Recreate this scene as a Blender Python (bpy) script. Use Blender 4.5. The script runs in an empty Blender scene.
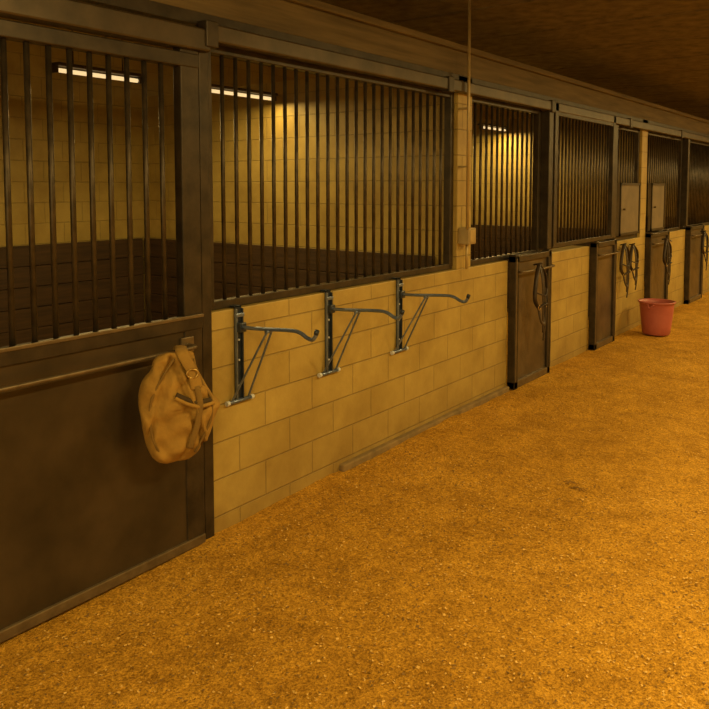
import bpy, bmesh, math, random, mathutils
from mathutils import Vector, Matrix
random.seed(4)
scene = bpy.context.scene
scene.view_settings.view_transform = 'Standard'
scene.view_settings.look = 'None'

# ------------------------------------------------------------------ materials
def new_mat(name):
    m = bpy.data.materials.new(name); m.use_nodes = True
    nt = m.node_tree
    for n in list(nt.nodes): nt.nodes.remove(n)
    out = nt.nodes.new('ShaderNodeOutputMaterial')
    b = nt.nodes.new('ShaderNodeBsdfPrincipled')
    nt.links.new(b.outputs[0], out.inputs[0])
    return m, nt, b
def pos(nt, scale=(1,1,1)):
    g = nt.nodes.new('ShaderNodeNewGeometry')
    mp = nt.nodes.new('ShaderNodeMapping'); mp.inputs['Scale'].default_value = scale
    nt.links.new(g.outputs['Position'], mp.inputs[0])
    return mp.outputs[0]
def noise(nt, vec, scale, detail=4, rough=.6):
    n = nt.nodes.new('ShaderNodeTexNoise')
    n.inputs['Scale'].default_value = scale; n.inputs['Detail'].default_value = detail
    n.inputs['Roughness'].default_value = rough
    nt.links.new(vec, n.inputs['Vector']); return n.outputs['Fac']
def ramp(nt, fac, stops):
    r = nt.nodes.new('ShaderNodeValToRGB')
    e = r.color_ramp.elements
    while len(e) < len(stops): e.new(.5)
    for i,(p,c) in enumerate(stops):
        e[i].position = p; e[i].color = (c[0],c[1],c[2],1)
    nt.links.new(fac, r.inputs[0]); return r.outputs[0]
def mix(nt, fac, a, b, mode='MIX'):
    m = nt.nodes.new('ShaderNodeMix'); m.data_type='RGBA'; m.blend_type = mode
    for s,v in ((m.inputs[0],fac),(m.inputs[6],a),(m.inputs[7],b)):
        if isinstance(v,bpy.types.NodeSocket): nt.links.new(v,s)
        elif isinstance(v,(tuple,list)): s.default_value=(v[0],v[1],v[2],1)
        else: s.default_value=v
    return m.outputs[2]
def bump(nt, b, h, strength=.3, dist=.01):
    n = nt.nodes.new('ShaderNodeBump'); n.inputs['Strength'].default_value=strength
    n.inputs['Distance'].default_value=dist
    nt.links.new(h, n.inputs['Height']); nt.links.new(n.outputs[0], b.inputs['Normal'])
def simple(name, c1, c2, scale=8, rough=.6, metal=0., bs=.2, bd=.003, stretch=(1,1,1)):
    m, nt, b = new_mat(name)
    v = pos(nt, stretch); f = noise(nt, v, scale)
    nt.links.new(ramp(nt, f, [(.32,c1),(.68,c2)]), b.inputs['Base Color'])
    b.inputs['Roughness'].default_value = rough; b.inputs['Metallic'].default_value = metal
    bump(nt, b, noise(nt, v, scale*6), bs, bd)
    return m
def block(name, axis, c1, c2, mortar, dirt=.8):
    m, nt, b = new_mat(name)
    g = nt.nodes.new('ShaderNodeNewGeometry'); s = nt.nodes.new('ShaderNodeSeparateXYZ')
    c = nt.nodes.new('ShaderNodeCombineXYZ')
    nt.links.new(g.outputs['Position'], s.inputs[0])
    nt.links.new(s.outputs[axis], c.inputs[0]); nt.links.new(s.outputs['Z'], c.inputs[1])
    br = nt.nodes.new('ShaderNodeTexBrick')
    br.inputs['Scale'].default_value = 1; br.inputs['Brick Width'].default_value=.41
    br.inputs['Row Height'].default_value=.2; br.inputs['Mortar Size'].default_value=.005
    br.inputs['Mortar Smooth'].default_value=.5
    br.inputs['Color1'].default_value=(*c1,1); br.inputs['Color2'].default_value=(*c2,1)
    br.inputs['Mortar'].default_value=(*mortar,1)
    nt.links.new(c.outputs[0], br.inputs['Vector'])
    v = pos(nt)
    n1 = noise(nt, v, 2.2, 6, .65)
    col = mix(nt, 1., br.outputs['Color'], ramp(nt, n1, [(.3,(.66,.61,.54)),(.62,(1,1,1))]), 'MULTIPLY')
    mr = nt.nodes.new('ShaderNodeMapRange'); mr.inputs[1].default_value=-.1; mr.inputs[2].default_value=.5
    mr.inputs[3].default_value=dirt; mr.inputs[4].default_value=0.
    nt.links.new(s.outputs['Z'], mr.inputs[0])
    mm = nt.nodes.new('ShaderNodeMath'); mm.operation='MULTIPLY'
    nt.links.new(mr.outputs[0], mm.inputs[0]); nt.links.new(noise(nt,v,9,5,.7), mm.inputs[1])
    col = mix(nt, mm.outputs[0], col, (.18,.10,.03))
    nt.links.new(col, b.inputs['Base Color'])
    b.inputs['Roughness'].default_value=.5
    inv = nt.nodes.new('ShaderNodeMath'); inv.operation='SUBTRACT'; inv.inputs[0].default_value=1
    nt.links.new(br.outputs['Fac'], inv.inputs[1])
    ad = nt.nodes.new('ShaderNodeMath'); ad.operation='MULTIPLY_ADD'; ad.inputs[1].default_value=.2
    nt.links.new(noise(nt,v,50,4), ad.inputs[0]); nt.links.new(inv.outputs[0], ad.inputs[2])
    bump(nt, b, ad.outputs[0], .7, .007)
    return m

M_blockY = block('painted_block_y','Y',(.48,.355,.105),(.43,.315,.09),(.31,.23,.075))
M_blockX = block('painted_block_x','X',(.48,.36,.11),(.45,.335,.10),(.34,.26,.085))
M_blockB = block('painted_block_back','Y',(.46,.345,.105),(.43,.325,.095),(.34,.26,.085))
M_steel = simple('bar_steel',(.038,.029,.019),(.09,.068,.042),14,.4,.5)
M_frame = simple('frame_steel',(.030,.023,.016),(.066,.049,.032),9,.42,.45)
M_panel = simple('door_panel',(.030,.021,.012),(.066,.045,.025),3.2,.42,.25,.15)
M_panel2 = simple('half_door_panel',(.075,.055,.034),(.15,.11,.068),5,.38,.35,.15)
M_edge = simple('worn_edge',(.12,.088,.052),(.20,.15,.088),12,.4,.5)
M_track = simple('track_metal',(.052,.040,.026),(.10,.074,.046),6,.4,.4)
M_fascia = simple('fascia_wood',(.085,.062,.030),(.17,.125,.060),4,.7,0,.3,.004,(4,.35,6))
M_kick = simple('kick_boards',(.03,.016,.007),(.075,.04,.016),5,.7,0,.4,.006,(.5,.5,9))
M_ceil = simple('ceiling_boards',(.09,.070,.042),(.20,.155,.095),7,.9,0,.9,.02)
M_galv = simple('conduit_metal',(.36,.27,.12),(.5,.38,.18),8,.4,.3)
M_box = simple('junction_box',(.30,.22,.10),(.40,.30,.14),8,.5)
M_rackd = simple('rack_blue_steel',(.022,.032,.055),(.042,.058,.09),18,.3,.4)
M_rackl = simple('rack_rod_steel',(.13,.17,.28),(.22,.28,.44),18,.28,.6)
M_cap = simple('rack_endcap',(.50,.54,.62),(.62,.66,.72),20,.4)
M_canvas = simple('tan_canvas',(.24,.135,.022),(.37,.215,.040),7,.9,0,.8,.004)
M_canvasd = simple('canvas_webbing',(.14,.08,.016),(.21,.125,.026),14,.9,0,.5,.002)
M_mouth_shade = simple('bag_mouth_shade',(.04,.024,.008),(.07,.045,.015),14,.9)  # near-black colour stands in for the shade inside the bag's mouth
M_brass = simple('brass',(.5,.35,.12),(.6,.42,.16),14,.3,.9)
M_leather = simple('halter_leather',(.018,.012,.008),(.05,.03,.018),14,.5)
M_bucket = simple('bucket_plastic',(.38,.095,.085),(.46,.13,.11),6,.45)
M_sign = simple('sign_board',(.14,.11,.07),(.20,.155,.095),5,.6)
M_conc = simple('concrete_footing',(.16,.11,.045),(.27,.18,.07),9,.85,0,.5,.006)
M_shav = simple('shaving',(.58,.34,.07),(.76,.48,.13),40,.8)
M_dung = simple('dark_chip',(.16,.085,.018),(.27,.15,.035),30,.9)

# sand floor
M_floor, nt, b = new_mat('sand_shavings')
v = pos(nt)
big = noise(nt, v, .7, 5, .6); med = noise(nt, v, 5, 8, .75); mid2 = noise(nt, v, 32, 4, .7); fine = noise(nt, v, 95, 3, .8)
c = ramp(nt, big, [(.3,(.52,.275,.032)),(.5,(.62,.335,.040)),(.7,(.70,.39,.055))])
c = mix(nt, 1., c, ramp(nt, med, [(.32,(.68,.64,.56)),(.6,(1.03,1.03,1.0))]), 'MULTIPLY')
c = mix(nt, 1., c, ramp(nt, mid2, [(.35,(.76,.73,.66)),(.6,(1.06,1.06,1.05))]), 'MULTIPLY')
c = mix(nt, 1., c, ramp(nt, fine, [(.36,(.52,.48,.40)),(.5,(.96,.95,.92)),(.66,(1.35,1.35,1.4))]), 'MULTIPLY')
nt.links.new(c, b.inputs['Base Color']); b.inputs['Roughness'].default_value=.95
b.inputs['Specular IOR Level'].default_value=.15
ma = nt.nodes.new('ShaderNodeMath'); ma.operation='MULTIPLY_ADD'; ma.inputs[1].default_value=.4
nt.links.new(fine, ma.inputs[0])
mb = nt.nodes.new('ShaderNodeMath'); mb.operation='ADD'
nt.links.new(med, mb.inputs[0]); nt.links.new(mid2, mb.inputs[1]); nt.links.new(mb.outputs[0], ma.inputs[2])
bump(nt, b, ma.outputs[0], .85, .024)

def emit(name, col, s):
    m, nt, b = new_mat(name)
    b.inputs['Base Color'].default_value=(1,.9,.7,1)
    b.inputs['Emission Color'].default_value=(*col,1); b.inputs['Emission Strength'].default_value=s
    return m
M_tube = emit('tube_glow',(1,.74,.36),.9)

# ------------------------------------------------------------------ builder
class B:
    def __init__(s, name):
        s.name=name; s.bm=bmesh.new(); s.mats=[]
    def mi(s, m):
        if m not in s.mats: s.mats.append(m)
        return s.mats.index(m)
    def box(s, lo, hi, m, bev=0):
        lo=Vector(lo); hi=Vector(hi)
        r = bmesh.ops.create_cube(s.bm, size=1)
        vs=r['verts']; ce=(lo+hi)/2; d=hi-lo
        for q in vs: q.co = Vector((q.co.x*d.x,q.co.y*d.y,q.co.z*d.z))+ce
        fs=set(f for q in vs for f in q.link_faces); i=s.mi(m)
        for f in fs: f.material_index=i
        if bev>0:
            es=list(set(e for q in vs for e in q.link_edges))
            rr=bmesh.ops.bevel(s.bm, geom=es, offset=bev, segments=2, affect='EDGES', profile=.5)
            for f in rr['faces']: f.material_index=i
        return s
    def tube(s, pts, r, m, n=10, closed=False, flat=1.0, up=None):
        pts=[Vector(p) for p in pts]; i=s.mi(m); rings=[]
        N=len(pts); prev=None
        for k,p in enumerate(pts):
            if closed: t=(pts[(k+1)%N]-pts[k-1]).normalized()
            else: t=(pts[min(k+1,N-1)]-pts[max(k-1,0)]).normalized()
            if up is not None: a=Vector(up)
            elif prev is None: a=Vector((0,0,1)) if abs(t.z)<.9 else Vector((1,0,0))
            else: a=prev
            a=(a-t*a.dot(t))
            if a.length<1e-4: a=Vector((1,0,0))-t*t.x
            a.normalize(); prev=a; c=t.cross(a)
            rr=r[k] if isinstance(r,(list,tuple)) else r
            rings.append([s.bm.verts.new(p+a*math.cos(2*math.pi*j/n)*rr*flat+c*math.sin(2*math.pi*j/n)*rr) for j in range(n)])
        for k in range(N if closed else N-1):
            A=rings[k]; C=rings[(k+1)%N]
            for j in range(n):
                f=s.bm.faces.new((A[j],A[(j+1)%n],C[(j+1)%n],C[j])); f.material_index=i; f.smooth=True
        if not closed:
            for R in (rings[0],rings[-1]):
                f=s.bm.faces.new(R); f.material_index=i
        return s
    def cyl(s,a,b_,r,m,n=12): return s.tube([a,b_],r,m,n)
    def done(s):
        bmesh.ops.recalc_face_normals(s.bm, faces=s.bm.faces)
        xs=[q.co for q in s.bm.verts]
        lo=Vector((min(q.x for q in xs),min(q.y for q in xs),min(q.z for q in xs)))
        hi=Vector((max(q.x for q in xs),max(q.y for q in xs),max(q.z for q in xs)))
        o=Vector(((lo.x+hi.x)/2,(lo.y+hi.y)/2,lo.z))
        for q in s.bm.verts: q.co-=o
        me=bpy.data.meshes.new(s.name); s.bm.to_mesh(me); s.bm.free()
        for m in s.mats: me.materials.append(m)
        ob=bpy.data.objects.new(s.name, me); ob.location=o
        scene.collection.objects.link(ob); return ob

def smooth_path(pts, n=6):
    P=[Vector(p) for p in pts]; out=[]
    for i in range(len(P)-1):
        p0=P[max(i-1,0)];p1=P[i];p2=P[i+1];p3=P[min(i+2,len(P)-1)]
        for k in range(n):
            t=k/n
            out.append(.5*((2*p1)+(-p0+p2)*t+(2*p0-5*p1+4*p2-p3)*t*t+(-p0+3*p1-3*p2+p3)*t**3))
    out.append(P[-1]); return out

# ------------------------------------------------------------------ shell
YEND=22.; YNEAR=-3.; XB=-3.9; XR=6.2; ZC=3.3; WH=1.10
def floorz(x,y):
    t=min(1,max(0,(4.3-y)/3.2)); t=t*t*(3-2*t)
    n=mathutils.noise.noise
    return n(Vector((x*1.1,y*1.1,0)))*.016+n(Vector((x*4,y*4,3)))*.010+n(Vector((x*13,y*13,7)))*.006-.058-.055*t
bm=bmesh.new()
xs=[XB-.2+4.*i/30 for i in range(30)]+[-.1+(XR+.3)*i/190 for i in range(191)]
ys=[YNEAR+3.*i/30 for i in range(30)]+[10.*i/290 for i in range(290)]+[10+(YEND-10)*i/120 for i in range(121)]
grid=[[bm.verts.new((x,y,floorz(x,y))) for y in ys] for x in xs]
for i in range(len(xs)-1):
    for j in range(len(ys)-1):
        f=bm.faces.new((grid[i][j],grid[i+1][j],grid[i+1][j+1],grid[i][j+1])); f.smooth=True
me=bpy.data.meshes.new('floor'); bm.to_mesh(me); bm.free(); me.materials.append(M_floor)
scene.collection.objects.link(bpy.data.objects.new('floor',me))

c=B('ceiling'); c.box((XB-.2,YNEAR,ZC),(XR+.2,YEND,ZC+.1),M_ceil)
y=YNEAR+.5
while y<YEND:
    c.box((XB,y,ZC-.008),(XR,y+.02,ZC+.01),M_ceil); y+=1.22
c.done()
cols=[(.25,.48),(5.26,5.49),(10.07,10.30),(14.9,15.15),(19.7,19.95)]
w=B('wall_back').box((XB-.2,YNEAR,-.2),(XB,YEND,ZC),M_blockB)
prev=YNEAR
for a,bb in cols+[(YEND,YEND)]:
    for n in range(6): w.box((XB-.01,prev,.0+n*.2),(XB+.04,a-.04,.194+n*.2),M_kick,.004)
    prev=bb+.04
w.done()
B('wall_right').box((XR,YNEAR,-.2),(XR+.2,YEND,ZC),M_blockY).done()
B('wall_end').box((XB,YEND,-.2),(XR,YEND+.2,ZC),M_blockX).done()
for a,bb in ((YNEAR,.98),(2.67,6.18),(7.0,8.23),(8.93,10.30),(11.2,12.4),(13.3,YEND)):
    B('wall_left').box((-.2,a,-.2),(0,bb,WH),M_blockY,.006).done()
for a,bb in cols:
    B('block_pillar').box((-.2,a,WH),(0,bb,2.62),M_blockY,.006).done()
    k=B('wall_partition').box((XB+.04,a+.01,-.2),(-.2,bb-.01,2.72),M_blockX)
    for s0,s1 in ((a-.03,a+.015),(bb-.015,bb+.03)):
        for n in range(6): k.box((XB+.04,s0,.0+n*.2),(-.2,s1,.194+n*.2),M_kick,.004)
    k.done()
B('baseboard_left').box((-.01,3.75,-.15),(.04,6.17,-.025),M_conc,.01).done()

# header, track, fascia
B('trim_1').box((-.2,YNEAR,2.62),(.0,YEND,2.80),M_fascia,.006).box((-.22,YNEAR,2.80),(.035,YEND,2.845),M_fascia,.005).done()
t=B('trim_2')
t.box((-.13,YNEAR,2.56),(-.0,YEND,2.62),M_frame)
for a,bb,dz in ((YNEAR,.3,0),(.3,2.66,-.055),(2.66,5.05,0),(5.05,7.0,0),(7.0,9.4,0),(9.4,11.8,0),(11.8,14.2,0),(14.2,16.6,0),(16.6,19,0),(19,YEND,0)):
    t.box((-.0,a,2.475+dz),(.06,bb-.01,2.565+dz*.6),M_track,.01)
    t.box((-.0,bb-.05,2.46+dz*.3),(.07,bb+.03,2.575),M_frame,.006)
t.done()

def grille(a,bb,z0=WH+.002,z1=2.56,x=-.06,sp=.1,fr=.05,m=M_steel,name='stall_grille'):
    g=B(name)
    g.box((x-.025,a,z0),(x+.025,bb,z0+.045),M_frame,.004)
    g.box((x-.025,a,z1-.12),(x+.025,bb,z1-.06),M_frame,.004)
    g.box((x-.03,a,z0+.02),(x+.03,a+fr,z1),M_frame,.004)
    g.box((x-.03,bb-fr,z0+.02),(x+.03,bb,z1),M_frame,.004)
    n=max(1,round((bb-a-2*fr)/sp)); st=(bb-a-2*fr)/n
    for i in range(1,n): g.cyl((x,a+fr+i*st,z0+.02),(x,a+fr+i*st,z1-.07),.0115,m)
    return g.done()
for a,bb in ((-2.9,.22),(.5,.98),(2.68,5.25),(5.5,6.93),(8.97,10.06),(10.31,12.2),(12.36,14.88),(15.17,17.3),(17.5,19.68)):
    grille(a,bb)
grille(7.06,8.84,z0=1.155,x=.03,sp=.09,fr=.08)
for a in (6.94,8.86,12.22,17.32):
    B('steel_post').box((-.05,a,1.155),(.05,a+.10,2.47),M_frame,.005).done()

# ------------------------------------------------------------------ main door
d=B('stall_door')
x0,x1=-.03,.03; a,bb=1.0,2.59; ZB=-.085
d.box((x0,bb-.115,ZB),(x1,bb,2.44),M_frame,.006)
d.box((x0,a,ZB),(x1,a+.12,2.44),M_frame,.006)
d.box((x0,a,2.335),(x1+.004,bb,2.405),M_frame,.006)
d.box((x0,a,1.035),(x1+.006,bb,1.105),M_frame,.006)
d.box((x0,a,ZB),(x1+.006,bb,ZB+.05),M_edge,.006)
d.box((-.01,a+.05,ZB+.04),(.022,bb-.005,1.045),M_panel)
d.box((x1-.004,a,1.095),(x1+.014,bb,1.112),M_edge,.003)
n=14; st=(bb-a-.235)/n
for i in range(1,n): d.cyl((0,a+.12+i*st,1.09),(0,a+.12+i*st,2.35),.0125,M_steel)
d.tube(smooth_path([(.03,2.49,.965),(.08,2.49,.965),(.10,2.46,.965),(.10,2.3,.965),(.10,1.2,.965),(.08,1.08,.965),(.03,1.07,.965)],6),.0105,M_edge)
d.box((.02,2.45,.925),(.035,2.53,1.005),M_edge,.004)
d.box((.02,1.03,.925),(.035,1.11,1.005),M_edge,.004)
d.done()
B('door_frame').box((-.10,2.60,-.15),(.02,2.665,2.45),M_frame,.006).done()

def low_door(a,bb):
    d=B('stall_half_door')
    d.box((.004,a+.02,-.03),(.05,bb-.02,1.10),M_panel2)
    for q in ((a,a+.07),(bb-.07,bb)): d.box((.002,q[0],-.06),(.075,q[1],1.15),M_frame,.006)
    d.box((.002,a,-.055),(.075,bb,.01),M_edge,.006)
    d.box((.002,a,1.08),(.075,bb,1.14),M_frame,.006)
    d.box((.07,a+.005,.01),(.082,a+.02,1.12),M_edge,.002)
    d.box((.07,bb-.02,.01),(.082,bb-.005,1.12),M_edge,.002)
    d.tube(smooth_path([(.07,a+.06,1.0),(.13,a+.08,1.0),(.135,(a+bb)/2,1.0),(.13,bb-.08,1.0),(.07,bb-.06,1.0)],6),.011,M_edge)
    return d.done()
for a,bb in ((6.19,6.99),(8.24,8.92),(10.31,11.19),(12.41,13.29)): low_door(a,bb)

# halters
def halter(y, z, x=.10, h=.55, w=.12, peg=.06):
    hb=B('horse_halter')
    def strap(pts, r=.013): hb.tube(smooth_path(pts,8), r*1.3, M_leather, 8, flat=.45)
    strap([(x,y,z),(x+.02,y-w*.45,z-h*.18),(x+.02,y-w*.6,z-h*.55),(x+.03,y-w*.35,z-h*.72)],.015)
    strap([(x,y,z),(x+.03,y+w*.35,z-h*.2),(x+.03,y+w*.45,z-h*.5),(x+.03,y+w*.3,z-h*.72)],.015)
    strap([(x+.03,y-w*.35,z-h*.72),(x+.07,y,z-h*.66),(x+.03,y+w*.3,z-h*.72)],.015)
    strap([(x+.03,y-w*.35,z-h*.72),(x+.05,y-w*.25,z-h*.95),(x+.05,y+w*.1,z-h*1.0),(x+.03,y+w*.3,z-h*.72)],.014)
    strap([(x+.02,y-w*.58,z-h*.45),(x+.06,y,z-h*.52),(x+.03,y+w*.45,z-h*.42)],.011)
    strap([(x+.01,y+.02,z),(x+.04,y+w*.12,z-h*.4),(x+.05,y+w*.2,z-h*.9),(x+.04,y+w*.1,z-h*1.3)],.012)
    strap([(x+.01,y-.01,z),(x+.05,y-w*.1,z-h*.4),(x+.05,y-w*.05,z-h*1.15)],.012)
    for q in ((y-w*.35,z-h*.72),(y+w*.3,z-h*.72)):
        hb.tube([(x+.04,q[0]+.02*math.cos(t*math.pi/6),q[1]+.02*math.sin(t*math.pi/6)) for t in range(12)],.004,M_brass,6,closed=True)
    hb.cyl((x-peg,y,z-.01),(x+.03,y,z+.01),.008,M_frame,8)
    hb.done()
halter(6.52,1.05,.15,.54,.22,.055)
halter(9.28,1.06,.045,.50,.26,.042)
halter(9.62,1.04,.045,.44,.24,.042)
halter(10.75,1.05,.15,.48,.26,.055)
halter(12.95,1.05,.15,.48,.26,.055)

for a,bb,z0,z1 in ((9.2,9.98,1.16,1.80),(10.5,11.15,1.16,1.80)):
    s=B('feed_door_panel'); s.box((-.03,a,z0),(.01,bb,z1),M_sign,.006)
    s.box((.005,a,z0),(.02,a+.03,z1),M_frame).box((.005,bb-.03,z0),(.02,bb,z1),M_frame)
    s.box((.005,a,z1-.03),(.02,bb,z1),M_frame).box((.005,a,z0),(.02,bb,z0+.03),M_frame)
    s.cyl((.02,a+.1,(z0+z1)/2),(.05,a+.1,(z0+z1)/2),.012,M_edge); s.done()

c=B('electrical_conduit'); yc=5.27
c.cyl((.085,yc,1.42),(.085,yc,ZC),.012,M_galv)
c.box((-.0,yc-.0,1.30),(.10,yc+.12,1.43),M_box,.008)
c.box((.098,yc+.015,1.315),(.106,yc+.105,1.415),M_galv,.003)
for z in (1.9,2.35): c.box((0,yc-.01,z),(.09,yc+.03,z+.015),M_galv,.003)
c.cyl((.05,yc+.06,1.1),(.05,yc+.06,1.31),.010,M_galv)
c.done()

# ------------------------------------------------------------------ saddle racks
def rack(y):
    r=B('saddle_rack')
    r.box((.002,y-.024,.60),(.012,y+.024,1.115),M_rackd,.002)
    r.box((.010,y-.026,.60),(.026,y-.019,1.10),M_rackl,.001)
    r.box((.010,y+.018,.60),(.026,y+.026,1.10),M_rackd,.001)
    r.box((-.030,y-.024,1.105),(.012,y+.024,1.115),M_rackd,.002)
    r.box((.012,y-.03,1.055),(.03,y+.03,1.075),M_rackl,.003)
    r.cyl((.018,y-.085,.60),(.018,y+.085,.60),.011,M_rackl)
    for q in (-1,1): r.cyl((.018,y+q*.08,.60),(.018,y+q*.10,.60),.0135,M_cap)
    arm=smooth_path([(.02,y,1.00),(.15,y,1.005),(.38,y,1.022),(.45,y,1.018),(.495,y,.998),(.53,y,.992),(.550,y,1.01),(.560,y,1.035)],6)
    r.tube(arm,.0105,M_rackl)
    r.tube([(.554,y,1.022),(.562,y,1.042)],.0125,M_rackd)
    r.box((.012,y-.024,.975),(.05,y+.024,1.025),M_rackd,.003)
    for q in (-1,1):
        r.tube(smooth_path([(.02,y+q*.062,.605),(.05,y+q*.055,.66),(.20,y+q*.026,.93),(.24,y+q*.016,1.0)],5),.0062,M_rackl)
    r.cyl((.235,y-.022,1.0),(.235,y+.022,1.0),.010,M_rackl)
    for z in (.68,.82,.93): r.cyl((.012,y,z),(.018,y,z),.006,M_cap,8)
    r.done()
for y in (2.86,3.63,4.42): rack(y)

# ------------------------------------------------------------------ canvas bag
def bag():
    bb=B('canvas_feed_bag'); i=bb.mi(M_canvas)
    C=Vector((.205,2.29,0)); A=Vector((.5,.866,0)); T=Vector((.866,-.5,0))
    # z, left, right, half thickness; mouth corner sticks out to the right, body sags to the left
    S=[(.990,-.060,.060,.010),(.978,-.095,.070,.022),(.955,-.118,.072,.038),(.915,-.128,.080,.052),(.87,-.165,.100,.066),(.82,-.182,.125,.075),(.77,-.186,.158,.078),
       (.735,-.184,.186,.078),(.70,-.178,.178,.075),(.63,-.168,.150,.070),(.57,-.155,.122,.062),(.525,-.140,.092,.048),(.49,-.112,.060,.030),(.475,-.075,.035,.014)]
    P=smooth_path([(s[0],s[1],s[2]) for s in S],6); Tt=smooth_path([(s[0],s[3],0) for s in S],6)
    n=72; rings=[]
    for k,(p,tq) in enumerate(zip(P,Tt)):
        z,l,r=p; th=tq.y; ring=[]
        cx=(l+r)/2; hw=(r-l)/2; g=min(1,th/.05)
        for j in range(n):
            a=2*math.pi*j/n
            ca,sa=math.cos(a),math.sin(a)
            u=cx+hw*math.copysign(abs(ca)**.8,ca)
            w=th*math.copysign(abs(sa)**.7,sa)
            nz=mathutils.noise.noise
            v=nz(Vector((u*9,z*9,2)))*.022+nz(Vector((u*22+z*9,z*10,5)))*.018+math.sin(u*22-z*55)*.006
            def crease(u0,k_,d,wd): return d*math.exp(-((u-u0-(z-.75)*k_)/wd)**2)
            v-=crease(.03,-.35,.036,.012)*g; v+=crease(.058,-.35,.020,.014)*g
            v-=crease(-.105,.30,.028,.012)*g
            v-=crease(-.03,-.9,.022,.013)*g*(1 if z<.74 else .2)
            v-=crease(.11,.45,.020,.011)*g*(1 if z<.76 else .1)
            v-=crease(-.06,.75,.020,.012)*g*(1 if z>.78 else .1)
            w+=v if sa>0 else v*.12
            ring.append(bb.bm.verts.new(C+A*u+T*w+Vector((0,0,z))))
        rings.append(ring)
    for k in range(len(rings)-1):
        for j in range(n):
            f=bb.bm.faces.new((rings[k][j],rings[k][(j+1)%n],rings[k+1][(j+1)%n],rings[k+1][j])); f.material_index=i; f.smooth=True
    bb.bm.faces.new(rings[0]).material_index=i; bb.bm.faces.new(rings[-1]).material_index=i
    def q(u,w,z): return C+A*u+T*w+Vector((0,0,z))
    bb.tube(smooth_path([q(-.03,.035,.965),q(-.08,.055,.90),q(-.125,.060,.82),q(-.145,.058,.74),q(-.135,.058,.62),q(-.10,.040,.53)],8),.006,M_canvasd,8)
    bb.tube(smooth_path([q(.060,.035,.96),q(.072,.052,.90),q(.100,.058,.83),q(.135,.050,.77),q(.135,.050,.68),q(.10,.052,.60),q(.06,.040,.52)],8),.006,M_canvasd,8)
    bb.tube(smooth_path([q(-.03,.080,.81),q(.02,.086,.782),(q(.07,.082,.765)),q(.13,.062,.765)],8),.012,M_mouth_shade,10)  # solid dark tube painted as the shaded hollow, no real opening
    bb.tube(smooth_path([q(-.035,.084,.797),q(.02,.092,.765),(q(.075,.088,.747)),q(.145,.060,.750)],8),.010,M_canvas,10)
    bb.tube(smooth_path([q(.065,.078,.83),q(.05,.070,.90),q(.02,.045,.965),q(.01,.0,.998),(.10,2.385,.985),(.08,2.395,.955),(.075,2.395,.90),(.10,2.385,.86)],8),.030,M_canvas,10,flat=.2,up=(.5,-.3,1))
    bb.tube(smooth_path([q(.062,.083,.84),q(.075,.094,.76),q(.062,.085,.66),q(.03,.065,.55)],8),.015,M_canvasd,10,flat=.3,up=(.8,-.6,.1))
    pts=[q(.045+.026*math.cos(t*math.pi/8),.080,.90+.02*math.sin(t*math.pi/8)) for t in range(16)]
    bb.tube(pts,.004,M_brass,6,closed=True)
    bb.done()
bag()

# ------------------------------------------------------------------ bucket
k=B('muck_bucket'); i=k.mi(M_bucket); cx,cy=.36,9.60; n=40; bz=-.045
prof=[(.0,.0),(.155,.0),(.165,.01),(.18,.12),(.195,.26),(.205,.36),(.213,.385),(.226,.39),(.226,.405),(.206,.405),(.198,.36),(.185,.24),(.16,.02),(.0,.02)]
rings=[]
for r_,z_ in prof:
    z_=z_+bz; r_*=.97
    if r_==0: rings.append([k.bm.verts.new((cx,cy,z_))])
    else: rings.append([k.bm.verts.new((cx+r_*math.cos(2*math.pi*j/n),cy+r_*math.sin(2*math.pi*j/n),z_)) for j in range(n)])
for a_,b_ in zip(rings,rings[1:]):
    for j in range(n):
        jj=(j+1)%n
        if len(a_)==1: f=k.bm.faces.new((a_[0],b_[j],b_[jj]))
        elif len(b_)==1: f=k.bm.faces.new((a_[j],a_[jj],b_[0]))
        else: f=k.bm.faces.new((a_[j],a_[jj],b_[jj],b_[j]))
        f.material_index=i; f.smooth=True
for sgn in (-1,1):
    k.tube(smooth_path([(cx+sgn*.05,cy+sgn*.215,.385+bz),(cx+sgn*.02,cy+sgn*.24,.34+bz),(cx-sgn*.03,cy+sgn*.23,.385+bz)],5),.007,M_bucket,8)
k.done()

# ------------------------------------------------------------------ shavings
sh=B('wood_shavings'); i0=sh.mi(M_shav); i1=sh.mi(M_dung)
for _ in range(24000):
    y=random.uniform(.2,9.0); x=random.uniform(.08,4.6)
    if random.random()<.5: y=random.uniform(.2,4.5)
    z=floorz(x,y)+.003
    L=random.uniform(.0025,.0065); W=L*random.uniform(.3,.8); an=random.uniform(0,math.pi); ti=random.uniform(-.6,.6)
    dx,dy=math.cos(an),math.sin(an)
    vs=[]
    for s_,t_ in ((-1,-1),(1,-1),(1,1),(-1,1)):
        vs.append(sh.bm.verts.new((x+dx*L*s_-dy*W*t_,y+dy*L*s_+dx*W*t_,z+ti*W*t_+.002*random.random())))
    f=sh.bm.faces.new(vs); f.material_index=i0 if random.random()<.55 else i1
for (x,y) in ((1.35,4.35),(1.28,4.40),(2.2,2.4)):
    z=floorz(x,y)+.006
    for _ in range(3):
        an=random.uniform(0,3.14); L=random.uniform(.02,.05)
        sh.tube(smooth_path([(x-math.cos(an)*L,y-math.sin(an)*L,z),(x,y,z+.008),(x+math.cos(an)*L,y+math.sin(an)*L,z)],3),.0025,M_dung,5)
sh.done()

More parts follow.
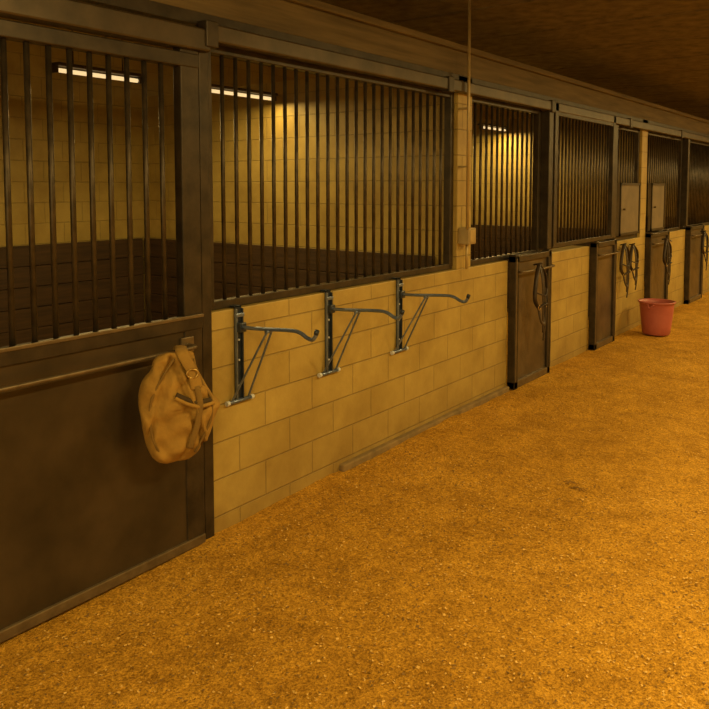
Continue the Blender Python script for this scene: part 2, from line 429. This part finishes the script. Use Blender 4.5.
# ------------------------------------------------------------------ lights
WARM=(1,.69,.225)
def fixture(x,y0,y1,z,power,name='fluorescent_light'):
    f=B(name)
    f.box((x-.05,y0,z+.025),(x+.05,y1,z+.05),M_track,.006)
    f.cyl((x,y0+.02,z),(x,y1-.02,z),.015,M_tube)
    for yy in (y0,y1-.02): f.box((x-.03,yy,z-.02),(x+.03,yy+.02,z+.04),M_track)
    if z<ZC-.1:
        for yy in (y0+.15,y1-.15): f.cyl((x,yy,z+.045),(x,yy,ZC),.005,M_track)
    ob=f.done()
    l=bpy.data.lights.new('lamp','AREA'); l.shape='RECTANGLE'; l.size=.2; l.size_y=y1-y0
    l.energy=power; l.color=WARM
    lo=bpy.data.objects.new('fluorescent_lamp',l); lo.location=(x,(y0+y1)/2,z-.03)
    scene.collection.objects.link(lo); lo.parent=ob; lo.matrix_parent_inverse=Matrix.Translation(-ob.location)
for y,pw in ((-1.5,130),(2.2,125),(6.2,125),(10.2,150),(14.2,170),(18.2,170)): fixture(3.5,y,y+1.3,3.15,pw)  # out-of-view aisle row: nearest added for front lighting, far ones to lift the end
fixture(-1.86,2.97,3.68,2.55,28); fixture(-1.86,4.15,5.17,2.55,13)
fixture(-1.86,9.2,9.95,2.55,24); fixture(-1.86,6.4,7.3,2.55,24)
fixture(-1.86,12.4,13.6,2.55,38); fixture(-1.86,17,18.2,2.55,38)  # unseen extra lamps, added to brighten the far end

wd=bpy.data.worlds.new('w'); scene.world=wd; wd.use_nodes=True
wd.node_tree.nodes['Background'].inputs[0].default_value=(1,.70,.25,1)
wd.node_tree.nodes['Background'].inputs[1].default_value=1.7

# ------------------------------------------------------------------ camera
cd=bpy.data.cameras.new('camera'); cam=bpy.data.objects.new('camera',cd); scene.collection.objects.link(cam)
F=760.; cd.sensor_width=36; cd.lens=F/709*36
pitch=math.radians(4.0); yaw=math.radians(36.9)
cam.location=(2.94,0,1.75)
cam.rotation_euler=(math.pi/2-pitch,0,yaw)
cd.shift_y=-(167.5-F*math.tan(pitch))/709
cd.clip_start=.05
scene.camera=cam
